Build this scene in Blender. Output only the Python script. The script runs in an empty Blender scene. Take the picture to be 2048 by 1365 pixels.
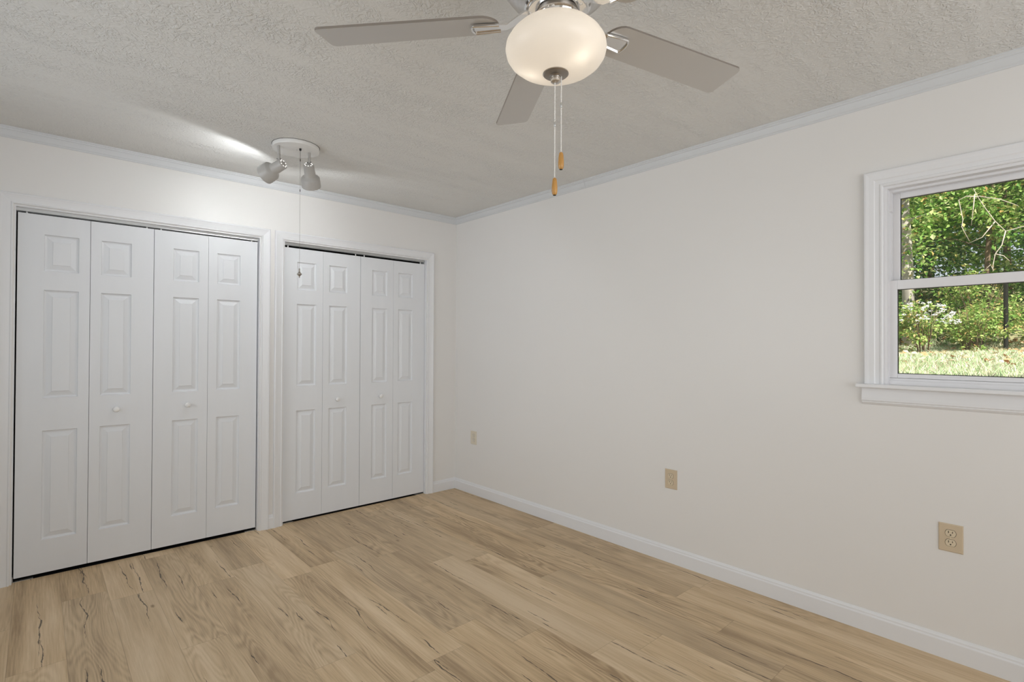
import bpy, bmesh, math, random
from mathutils import Vector, Matrix, Euler

random.seed(7)
sc = bpy.context.scene
COL = sc.collection
PI = math.pi

# ------------------------------------------------------------------ camera, world, lights, exposure
F_PX, YAW, PITCH, ROLL = 1045.35, math.radians(42.1477), math.radians(0.4958), math.radians(0.2531)
CAM = Vector((-2.80307, -3.85639, 1.28826))
fwd = Vector((math.sin(YAW) * math.cos(PITCH), math.cos(YAW) * math.cos(PITCH), math.sin(PITCH)))
r0 = Vector((math.cos(YAW), -math.sin(YAW), 0))
u0 = r0.cross(fwd)
rgt = math.cos(ROLL) * r0 + math.sin(ROLL) * u0
upv = -math.sin(ROLL) * r0 + math.cos(ROLL) * u0
cd = bpy.data.cameras.new('camera')
cd.sensor_fit = 'HORIZONTAL'
cd.sensor_width = 36.0
cd.lens = F_PX / 2048 * 36.0
cd.clip_start = 0.02
cd.clip_end = 300
cam = bpy.data.objects.new('camera', cd)
COL.objects.link(cam)
M = Matrix((rgt, upv, -fwd)).transposed().to_4x4()
M.translation = CAM
cam.matrix_world = M
sc.camera = cam

sc.view_settings.view_transform = 'Standard'
sc.view_settings.look = 'None'
sc.view_settings.gamma = 1.0
sc.view_settings.use_curve_mapping = False
sc.view_settings.exposure = 0.0
sc.cycles.use_denoising = True
sc.cycles.max_bounces = 10
sc.cycles.diffuse_bounces = 6
sc.cycles.transparent_max_bounces = 12
sc.cycles.sample_clamp_indirect = 6.0

world = bpy.data.worlds.new('sky')
sc.world = world
world.use_nodes = True
bg = world.node_tree.nodes['Background']
bg.inputs['Color'].default_value = (0.86, 0.93, 1.0, 1)
bg.inputs['Strength'].default_value = 0.8


def lamp(name, kind, loc, energy, color, direction=None, **kw):
    ld = bpy.data.lights.new(name, kind)
    ld.energy = energy
    ld.color = color
    for k, v in kw.items():
        setattr(ld, k, v)
    lo = bpy.data.objects.new(name, ld)
    COL.objects.link(lo)
    lo.location = loc
    if direction is not None:
        lo.rotation_euler = Vector(direction).to_track_quat('-Z', 'Y').to_euler()
    return lo


lamp('sun', 'SUN', (0, 0, 10), 9.5, (1.0, 0.95, 0.86), (0.50, 0.52, -0.70), angle=0.02)
# added area-light fill for the room, set at two invented unseen openings
lamp('rear_fill_light', 'AREA', (-1.75, -5.80, 1.45), 36.5, (0.99, 0.985, 0.985), (0.12, 1, 0.62),
     shape='RECTANGLE', size=2.3, size_y=1.7)
lamp('side_fill_light', 'AREA', (-3.60, -1.5, 1.45), 10.0, (0.92, 0.965, 1.0), (1, -0.06, -0.05), spread=math.radians(110),
     shape='RECTANGLE', size=1.85, size_y=1.5)


# ------------------------------------------------------------------ materials
def new_mat(name):
    m = bpy.data.materials.new(name)
    m.use_nodes = True
    nt = m.node_tree
    return m, nt, nt.nodes['Principled BSDF']


def N(nt, t, **kw):
    n = nt.nodes.new(t)
    for k, v in kw.items():
        setattr(n, k, v)
    return n


def plain(name, col, rough=0.5, metal=0.0, spec=0.5, var=0.03, vscale=3.0, bump=0.0, bscale=200.0, stretch=None):
    """painted / moulded surface with a faint procedural tone variation and optional fine bump"""
    m, nt, b = new_mat(name)
    tc = N(nt, 'ShaderNodeTexCoord')
    mp = N(nt, 'ShaderNodeMapping')
    if stretch:
        mp.inputs['Scale'].default_value = stretch
    nt.links.new(tc.outputs['Object'], mp.inputs['Vector'])
    nz = N(nt, 'ShaderNodeTexNoise')
    nz.inputs['Scale'].default_value = vscale
    nz.inputs['Detail'].default_value = 3
    nt.links.new(mp.outputs['Vector'], nz.inputs['Vector'])
    rp = N(nt, 'ShaderNodeValToRGB')
    rp.color_ramp.elements[0].position = 0.3
    rp.color_ramp.elements[1].position = 0.7
    rp.color_ramp.elements[0].color = tuple(c * (1 - var) for c in col) + (1,)
    rp.color_ramp.elements[1].color = tuple(min(1, c * (1 + var)) for c in col) + (1,)
    nt.links.new(nz.outputs['Fac'], rp.inputs['Fac'])
    nt.links.new(rp.outputs['Color'], b.inputs['Base Color'])
    b.inputs['Roughness'].default_value = rough
    b.inputs['Metallic'].default_value = metal
    b.inputs['Specular IOR Level'].default_value = spec
    if bump > 0:
        n2 = N(nt, 'ShaderNodeTexNoise')
        n2.inputs['Scale'].default_value = bscale
        n2.inputs['Detail'].default_value = 2
        nt.links.new(mp.outputs['Vector'], n2.inputs['Vector'])
        bp = N(nt, 'ShaderNodeBump')
        bp.inputs['Strength'].default_value = bump
        bp.inputs['Distance'].default_value = 0.002
        nt.links.new(n2.outputs['Fac'], bp.inputs['Height'])
        nt.links.new(bp.outputs['Normal'], b.inputs['Normal'])
    return m


WALL = plain('wall_paint', (0.80, 0.79, 0.775), 0.40, var=0.008, vscale=1.2, bump=0.06, bscale=90)
TRIM = plain('trim_paint', (0.80, 0.81, 0.83), 0.35, var=0.006, bump=0.03, bscale=60)
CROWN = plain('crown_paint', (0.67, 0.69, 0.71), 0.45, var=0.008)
DOOR = plain('door_paint', (0.79, 0.81, 0.84), 0.42, var=0.008, bump=0.05, bscale=40, stretch=(6, 6, 1))
VINYL = plain('window_vinyl', (0.80, 0.80, 0.82), 0.35, var=0.006)
KNOB = plain('knob_enamel', (0.86, 0.86, 0.86), 0.18, var=0.004)
CLOSET_SHADE = plain('closet_shade_colour', (0.02, 0.02, 0.022), 0.9, spec=0.1)
STEEL = plain('galvanised_steel', (0.55, 0.56, 0.56), 0.35, metal=0.9, vscale=30)
NICKEL = plain('brushed_nickel', (0.66, 0.64, 0.62), 0.28, metal=1.0, var=0.06, vscale=6, stretch=(1, 1, 40))
CHROME = plain('polished_nickel', (0.80, 0.79, 0.78), 0.12, metal=1.0, var=0.02)
DARKNICKEL = plain('satin_nickel_dark', (0.36, 0.33, 0.30), 0.35, metal=1.0, var=0.06, vscale=8)
BLADE = plain('blade_silver', (0.61, 0.595, 0.575), 0.42, metal=0.5, var=0.015, vscale=2)
BLADE_EDGE = plain('blade_edge', (0.25, 0.22, 0.19), 0.5)
BEAD = plain('chain_beads', (0.92, 0.91, 0.89), 0.25, metal=0.1)
BLACKPART = plain('black_plastic', (0.012, 0.012, 0.012), 0.4)
GREYCHAIN = plain('fine_chain', (0.30, 0.29, 0.28), 0.4, metal=0.7)
SPOTPAINT = plain('spot_enamel', (0.47, 0.46, 0.445), 0.28, var=0.01)
CANOPY = plain('canopy_enamel', (0.80, 0.80, 0.79), 0.12, var=0.006)
ALMOND = plain('almond_plastic', (0.62, 0.51, 0.365), 0.35, var=0.02, vscale=20)
ALMOND2 = plain('almond_plastic_light', (0.68, 0.585, 0.43), 0.35, var=0.02, vscale=20)
IVORY = plain('ivory_plastic', (0.72, 0.66, 0.54), 0.35, var=0.02, vscale=20)
IVORY2 = plain('ivory_plastic_light', (0.76, 0.71, 0.60), 0.35, var=0.02, vscale=20)
SLOT = plain('slot_dark', (0.03, 0.022, 0.012), 0.6)


def wood_knob():
    m, nt, b = new_mat('honey_wood')
    tc = N(nt, 'ShaderNodeTexCoord')
    mp = N(nt, 'ShaderNodeMapping')
    mp.inputs['Scale'].default_value = (300, 300, 25)
    nz = N(nt, 'ShaderNodeTexNoise')
    nz.inputs['Scale'].default_value = 1.0
    rp = N(nt, 'ShaderNodeValToRGB')
    rp.color_ramp.elements[0].color = (0.42, 0.20, 0.045, 1)
    rp.color_ramp.elements[1].color = (0.72, 0.40, 0.12, 1)
    nt.links.new(tc.outputs['Object'], mp.inputs['Vector'])
    nt.links.new(mp.outputs['Vector'], nz.inputs['Vector'])
    nt.links.new(nz.outputs['Fac'], rp.inputs['Fac'])
    nt.links.new(rp.outputs['Color'], b.inputs['Base Color'])
    b.inputs['Roughness'].default_value = 0.25
    return m


WOODKNOB = wood_knob()


def ceiling_mat():
    m, nt, b = new_mat('textured_ceiling')
    b.inputs['Base Color'].default_value = (0.76, 0.76, 0.745, 1)
    b.inputs['Roughness'].default_value = 0.75
    tc = N(nt, 'ShaderNodeTexCoord')
    # stomped / brushed plaster: short crossing ridges grouped in patches
    n0 = N(nt, 'ShaderNodeTexNoise')
    n0.inputs['Scale'].default_value = 9.0
    n0.inputs['Detail'].default_value = 3
    nt.links.new(tc.outputs['Object'], n0.inputs['Vector'])
    mx = N(nt, 'ShaderNodeMix', data_type='VECTOR')
    mx.inputs['Factor'].default_value = 0.06
    nt.links.new(tc.outputs['Object'], mx.inputs['A'])
    nt.links.new(n0.outputs['Color'], mx.inputs['B'])
    n1 = N(nt, 'ShaderNodeTexNoise')
    n1.inputs['Scale'].default_value = 55.0
    n1.inputs['Detail'].default_value = 3
    n1.inputs['Distortion'].default_value = 1.2
    nt.links.new(mx.outputs['Result'], n1.inputs['Vector'])
    rp = N(nt, 'ShaderNodeValToRGB')
    rp.color_ramp.elements[0].position = 0.42
    rp.color_ramp.elements[1].position = 0.62
    nt.links.new(n1.outputs['Fac'], rp.inputs['Fac'])
    # patches
    mp = N(nt, 'ShaderNodeMapping')
    mp.inputs['Scale'].default_value = (2.2, 11.0, 1.0)
    nt.links.new(tc.outputs['Object'], mp.inputs['Vector'])
    n2 = N(nt, 'ShaderNodeTexNoise')
    n2.inputs['Scale'].default_value = 1.0
    n2.inputs['Detail'].default_value = 2
    nt.links.new(mp.outputs['Vector'], n2.inputs['Vector'])
    r2 = N(nt, 'ShaderNodeMapRange')
    r2.inputs['From Min'].default_value = 0.3
    r2.inputs['From Max'].default_value = 0.7
    r2.inputs['To Min'].default_value = 0.12
    r2.inputs['To Max'].default_value = 1.0
    nt.links.new(n2.outputs['Fac'], r2.inputs['Value'])
    ml = N(nt, 'ShaderNodeMath', operation='MULTIPLY')
    nt.links.new(rp.outputs['Color'], ml.inputs[0])
    nt.links.new(r2.outputs['Result'], ml.inputs[1])
    wave = N(nt, 'ShaderNodeMath', operation='MULTIPLY_ADD')
    nt.links.new(n2.outputs['Fac'], wave.inputs[0])
    wave.inputs[1].default_value = 1.6
    nt.links.new(ml.outputs['Value'], wave.inputs[2])
    bp = N(nt, 'ShaderNodeBump')
    bp.inputs['Strength'].default_value = 0.7
    bp.inputs['Distance'].default_value = 0.005
    nt.links.new(wave.outputs['Value'], bp.inputs['Height'])
    nt.links.new(bp.outputs['Normal'], b.inputs['Normal'])
    return m


CEIL = ceiling_mat()


def floor_mat():
    """vinyl oak planks 0.18 x 1.22 m laid along Y; each plank has its own tone, grain offset and drying cracks"""
    m, nt, b = new_mat('oak_plank_floor')
    L = nt.links.new

    def math_(op, a, c=None, **kw):
        n = N(nt, 'ShaderNodeMath', operation=op)
        for i, v in enumerate((a, c)):
            if v is None:
                continue
            if isinstance(v, (int, float)):
                n.inputs[i].default_value = v
            else:
                L(v, n.inputs[i])
        return n.outputs[0]

    tc = N(nt, 'ShaderNodeTexCoord')
    sp = N(nt, 'ShaderNodeSeparateXYZ')
    L(tc.outputs['Object'], sp.inputs[0])
    X, Y = sp.outputs['X'], sp.outputs['Y']
    xs = math_('DIVIDE', math_('ADD', X, 0.547), 0.18)
    row = math_('FLOOR', xs)
    fx = math_('SUBTRACT', xs, row)
    wn = N(nt, 'ShaderNodeTexWhiteNoise', noise_dimensions='1D')
    L(math_('ADD', row, 17.3), wn.inputs['W'])
    ys = math_('ADD', math_('DIVIDE', Y, 1.22), wn.outputs['Value'])
    col = math_('FLOOR', ys)
    fy = math_('SUBTRACT', ys, col)
    cid = N(nt, 'ShaderNodeCombineXYZ')
    L(row, cid.inputs[0])
    L(col, cid.inputs[1])
    w2 = N(nt, 'ShaderNodeTexWhiteNoise', noise_dimensions='3D')
    L(cid.outputs[0], w2.inputs['Vector'])
    rnd, rcol = w2.outputs['Value'], w2.outputs['Color']
    # per-plank shifted coordinates
    sh = N(nt, 'ShaderNodeVectorMath', operation='SCALE')
    L(rcol, sh.inputs[0])
    sh.inputs['Scale'].default_value = 40.0
    ad = N(nt, 'ShaderNodeVectorMath', operation='ADD')
    L(tc.outputs['Object'], ad.inputs[0])
    L(sh.outputs[0], ad.inputs[1])

    def stretched(sx, sy, detail=4, rough=0.55, dist=0.0):
        mp = N(nt, 'ShaderNodeMapping')
        mp.inputs['Scale'].default_value = (sx, sy, 1)
        L(ad.outputs[0], mp.inputs['Vector'])
        n = N(nt, 'ShaderNodeTexNoise')
        n.inputs['Scale'].default_value = 1.0
        n.inputs['Detail'].default_value = detail
        n.inputs['Roughness'].default_value = rough
        n.inputs['Distortion'].default_value = dist
        L(mp.outputs['Vector'], n.inputs['Vector'])
        return n.outputs['Fac']

    g_broad = stretched(14, 1.1, 3)
    g_fine = stretched(170, 5.0, 4, 0.6)
    # cathedral figure
    mp = N(nt, 'ShaderNodeMapping')
    mp.inputs['Scale'].default_value = (7, 0.9, 1)
    L(ad.outputs[0], mp.inputs['Vector'])
    base = N(nt, 'ShaderNodeTexNoise')
    base.inputs['Scale'].default_value = 1.0
    base.inputs['Detail'].default_value = 1.5
    L(mp.outputs['Vector'], base.inputs['Vector'])
    rings = math_('SINE', math_('MULTIPLY', base.outputs['Fac'], 150.0))
    rings = math_('MULTIPLY', math_('ADD', rings, 1.0), 0.5)
    ringmask = N(nt, 'ShaderNodeMapRange')
    L(stretched(3, 0.6, 1), ringmask.inputs['Value'])
    ringmask.inputs['From Min'].default_value = 0.45
    ringmask.inputs['From Max'].default_value = 0.62
    # drying cracks: up to three thin wandering lines along the grain of each plank
    def noise1(scale, seed):
        cx = N(nt, 'ShaderNodeCombineXYZ')
        L(math_('ADD', math_('MULTIPLY', ys, scale), seed), cx.inputs[0])
        L(math_('MULTIPLY', rnd, 57.0), cx.inputs[1])
        n = N(nt, 'ShaderNodeTexNoise')
        n.inputs['Scale'].default_value = 1.0
        n.inputs['Detail'].default_value = 2
        L(cx.outputs[0], n.inputs['Vector'])
        return math_('SUBTRACT', n.outputs['Fac'], 0.5)

    crack = None
    for k in range(3):
        ck = N(nt, 'ShaderNodeCombineXYZ')
        L(math_('ADD', row, 31.7 * (k + 1)), ck.inputs[0])
        L(math_('ADD', col, 11.3 * (k + 2)), ck.inputs[1])
        wk = N(nt, 'ShaderNodeTexWhiteNoise', noise_dimensions='3D')
        L(ck.outputs[0], wk.inputs['Vector'])
        sc_ = N(nt, 'ShaderNodeSeparateColor')
        L(wk.outputs['Color'], sc_.inputs[0])
        r1, r2, r3 = sc_.outputs[0], sc_.outputs[1], sc_.outputs[2]
        xc = math_('ADD', math_('MULTIPLY', r1, 0.80), 0.10)
        wob = math_('ADD', math_('MULTIPLY', noise1(3.0, 7.1 * k), 0.55), math_('MULTIPLY', noise1(30.0, 3.3 * k), 0.07))
        d = math_('MULTIPLY', math_('ABSOLUTE', math_('SUBTRACT', fx, math_('ADD', xc, wob))), 0.18)
        hl = math_('ADD', math_('MULTIPLY', math_('MULTIPLY', r3, r3), 0.24), 0.04)
        tpr = math_('SUBTRACT', 1.0, math_('DIVIDE', math_('ABSOLUTE', math_('SUBTRACT', fy, r2)), hl))
        tpr = math_('MAXIMUM', tpr, 0.0)
        brk = N(nt, 'ShaderNodeMapRange')
        L(noise1(26.0, 13.7 * k + 5), brk.inputs['Value'])
        brk.inputs['From Min'].default_value = -0.10
        brk.inputs['From Max'].default_value = 0.10
        brk.inputs['To Min'].default_value = 0.25
        wdt = math_('MULTIPLY', math_('MULTIPLY', math_('POWER', tpr, 0.5), brk.outputs['Result']), 0.0044)
        c_ = math_('SUBTRACT', 1.0, math_('DIVIDE', d, math_('MAXIMUM', wdt, 0.00005)))
        c_ = math_('MINIMUM', math_('MULTIPLY', math_('MAXIMUM', c_, 0.0), 2.0), 1.0)
        crack = c_ if crack is None else math_('MAXIMUM', crack, c_)
    # knots
    mk = N(nt, 'ShaderNodeMapping')
    mk.inputs['Scale'].default_value = (5.5, 2.3, 1)
    L(ad.outputs[0], mk.inputs['Vector'])
    vk = N(nt, 'ShaderNodeTexVoronoi')
    vk.inputs['Scale'].default_value = 1.0
    L(mk.outputs['Vector'], vk.inputs['Vector'])
    kn = N(nt, 'ShaderNodeMapRange')
    L(vk.outputs['Distance'], kn.inputs['Value'])
    kn.inputs['From Min'].default_value = 0.015
    kn.inputs['From Max'].default_value = 0.06
    kn.inputs['To Min'].default_value = 0.75
    kn.inputs['To Max'].default_value = 0.0

    rp = N(nt, 'ShaderNodeValToRGB')
    e = rp.color_ramp.elements
    e[0].position = 0.33
    e[0].color = (0.37, 0.255, 0.145, 1)
    e[1].position = 0.66
    e[1].color = (0.76, 0.59, 0.39, 1)
    mid = e.new(0.5)
    mid.color = (0.62, 0.455, 0.272, 1)
    t = math_('ADD', math_('MULTIPLY', g_broad, 0.62), math_('MULTIPLY', g_fine, 0.38))
    t = math_('ADD', t, math_('MULTIPLY', math_('SUBTRACT', rnd, 0.5), 0.14))
    rm = math_('MULTIPLY', math_('SUBTRACT', rings, 0.5), math_('MULTIPLY', ringmask.outputs['Result'], 0.12))
    t = math_('ADD', t, rm)
    L(t, rp.inputs['Fac'])
    # a few greyer planks
    gm = N(nt, 'ShaderNodeMix', data_type='RGBA')
    sepc = N(nt, 'ShaderNodeSeparateColor')
    L(rcol, sepc.inputs[0])
    L(math_('MULTIPLY', sepc.outputs[1], 0.30), gm.inputs['Factor'])
    L(rp.outputs['Color'], gm.inputs['A'])
    gm.inputs['B'].default_value = (0.46, 0.375, 0.27, 1)
    m1 = N(nt, 'ShaderNodeMix', data_type='RGBA')
    L(kn.outputs['Result'], m1.inputs['Factor'])
    L(gm.outputs['Result'], m1.inputs['A'])
    m1.inputs['B'].default_value = (0.17, 0.10, 0.05, 1)
    m2 = N(nt, 'ShaderNodeMix', data_type='RGBA')
    L(math_('MULTIPLY', crack, 0.85), m2.inputs['Factor'])
    L(m1.outputs['Result'], m2.inputs['A'])
    m2.inputs['B'].default_value = (0.045, 0.035, 0.03, 1)
    # seams
    ex = math_('MINIMUM', fx, math_('SUBTRACT', 1.0, fx))
    ey = math_('MINIMUM', fy, math_('SUBTRACT', 1.0, fy))
    sx = math_('LESS_THAN', ex, 0.0055)
    sy = math_('LESS_THAN', ey, 0.0009)
    seam = math_('MAXIMUM', sx, sy)
    m3 = N(nt, 'ShaderNodeMix', data_type='RGBA')
    L(math_('MULTIPLY', seam, 0.35), m3.inputs['Factor'])
    L(m2.outputs['Result'], m3.inputs['A'])
    m3.inputs['B'].default_value = (0.18, 0.12, 0.07, 1)
    L(m3.outputs['Result'], b.inputs['Base Color'])
    b.inputs['Roughness'].default_value = 0.48
    b.inputs['Specular IOR Level'].default_value = 0.35
    bp = N(nt, 'ShaderNodeBump')
    bp.inputs['Strength'].default_value = 0.15
    bp.inputs['Distance'].default_value = 0.001
    L(math_('SUBTRACT', g_fine, math_('ADD', crack, seam)), bp.inputs['Height'])
    L(bp.outputs['Normal'], b.inputs['Normal'])
    return m


FLOOR = floor_mat()


def bowl_mat():
    """opal glass of a lit lamp: diffuse transmission from the bulbs inside plus its own soft glow"""
    m, nt, b = new_mat('opal_glass')
    b.inputs['Base Color'].default_value = (0.80, 0.76, 0.70, 1)
    b.inputs['Roughness'].default_value = 0.3
    b.inputs['Emission Color'].default_value = (1.0, 0.92, 0.83, 1)
    b.inputs['Emission Strength'].default_value = 0.22
    tr = N(nt, 'ShaderNodeBsdfTranslucent')
    tr.inputs['Color'].default_value = (0.95, 0.93, 0.89, 1)
    mx = N(nt, 'ShaderNodeMixShader')
    mx.inputs[0].default_value = 0.45
    nt.links.new(b.outputs[0], mx.inputs[1])
    nt.links.new(tr.outputs[0], mx.inputs[2])
    nt.links.new(mx.outputs[0], nt.nodes['Material Output'].inputs['Surface'])
    return m


OPAL = bowl_mat()


def emit(name, col, s):
    m, nt, b = new_mat(name)
    b.inputs['Base Color'].default_value = col + (1,)
    b.inputs['Emission Color'].default_value = col + (1,)
    b.inputs['Emission Strength'].default_value = s
    return m


BULB = emit('lit_bulb', (1.0, 0.93, 0.82), 3.0)
VENT_GLOW = emit('vent_hole_glow', (1.0, 0.98, 0.95), 1.0)  # glowing discs stand in for bulb light seen through the vents


def glass_mat():
    m, nt, b = new_mat('window_glass')
    nt.nodes.remove(b)
    fr = N(nt, 'ShaderNodeFresnel')
    fr.inputs['IOR'].default_value = 1.45
    tr = N(nt, 'ShaderNodeBsdfTransparent')
    tr.inputs['Color'].default_value = (0.97, 0.985, 0.98, 1)
    gl = N(nt, 'ShaderNodeBsdfGlossy')
    gl.inputs['Roughness'].default_value = 0.0
    mx = N(nt, 'ShaderNodeMixShader')
    nt.links.new(fr.outputs[0], mx.inputs[0])
    nt.links.new(tr.outputs[0], mx.inputs[1])
    nt.links.new(gl.outputs[0], mx.inputs[2])
    nt.links.new(mx.outputs[0], nt.nodes['Material Output'].inputs['Surface'])
    return m


GLASS = glass_mat()


def leaf_mat(name, stops, transl=0.35):
    m, nt, b = new_mat(name)
    ge = N(nt, 'ShaderNodeNewGeometry')
    rp = N(nt, 'ShaderNodeValToRGB')
    rp.color_ramp.interpolation = 'LINEAR'
    els = rp.color_ramp.elements
    els[0].position, els[0].color = stops[0][0], stops[0][1] + (1,)
    els[1].position, els[1].color = stops[-1][0], stops[-1][1] + (1,)
    for p_, c_ in stops[1:-1]:
        q = els.new(p_)
        q.color = c_ + (1,)
    nt.links.new(ge.outputs['Random Per Island'], rp.inputs['Fac'])
    nt.links.new(rp.outputs['Color'], b.inputs['Base Color'])
    b.inputs['Roughness'].default_value = 0.5
    b.inputs['Specular IOR Level'].default_value = 0.3
    tr = N(nt, 'ShaderNodeBsdfTranslucent')
    nt.links.new(rp.outputs['Color'], tr.inputs['Color'])
    mx = N(nt, 'ShaderNodeMixShader')
    mx.inputs[0].default_value = transl
    nt.links.new(b.outputs[0], mx.inputs[1])
    nt.links.new(tr.outputs[0], mx.inputs[2])
    nt.links.new(mx.outputs[0], nt.nodes['Material Output'].inputs['Surface'])
    return m


LEAF_A = leaf_mat('leaves_bright', [(0.0, (0.08, 0.20, 0.03)), (0.3, (0.20, 0.38, 0.07)), (0.62, (0.40, 0.54, 0.16)),
                                    (0.88, (0.66, 0.72, 0.36)), (0.95, (0.74, 0.62, 0.22)), (1.0, (0.40, 0.22, 0.08))])
LEAF_B = leaf_mat('leaves_forest_shade', [(0.0, (0.05, 0.17, 0.04)), (0.5, (0.13, 0.32, 0.07)), (0.9, (0.25, 0.45, 0.14)),
                                  (1.0, (0.40, 0.30, 0.06))])  # dark greens put the shading of the forest interior into the leaf colour
LEAF_C = leaf_mat('leaves_shrub', [(0.0, (0.14, 0.28, 0.05)), (0.4, (0.32, 0.46, 0.12)), (0.75, (0.48, 0.55, 0.20)),
                                   (0.9, (0.62, 0.52, 0.24)), (1.0, (0.50, 0.27, 0.10))])
LEAF_U = leaf_mat('leaves_undergrowth', [(0.0, (0.05, 0.13, 0.03)), (0.4, (0.12, 0.26, 0.06)), (0.75, (0.24, 0.36, 0.10)),
                                         (0.92, (0.40, 0.40, 0.16)), (1.0, (0.40, 0.22, 0.10))])
GRASS = leaf_mat('grass_blades', [(0.0, (0.34, 0.52, 0.24)), (0.45, (0.58, 0.71, 0.44)), (0.72, (0.78, 0.74, 0.60)),
                                  (1.0, (0.84, 0.70, 0.56))], 0.3)
FALLEN = leaf_mat('fallen_leaves', [(0.0, (0.45, 0.20, 0.08)), (0.5, (0.65, 0.38, 0.20)), (1.0, (0.80, 0.66, 0.50))], 0.1)
PETAL = plain('white_petals', (0.85, 0.85, 0.88), 0.6)
BARK = plain('bark', (0.17, 0.115, 0.075), 0.9, var=0.35, vscale=14, stretch=(1, 1, 0.2))
PALEBARK = plain('pale_bark', (0.40, 0.36, 0.32), 0.9, var=0.3, vscale=14, stretch=(1, 1, 0.25))
DEADWOOD = plain('dead_wood', (0.52, 0.44, 0.37), 0.8, var=0.15, vscale=20)
SOIL = plain('woodland_ground', (0.24, 0.22, 0.12), 0.95, var=0.45, vscale=5)
SUNBLOCK = plain('sun_blocker_grey', (0.6, 0.6, 0.58), 0.7)


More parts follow.
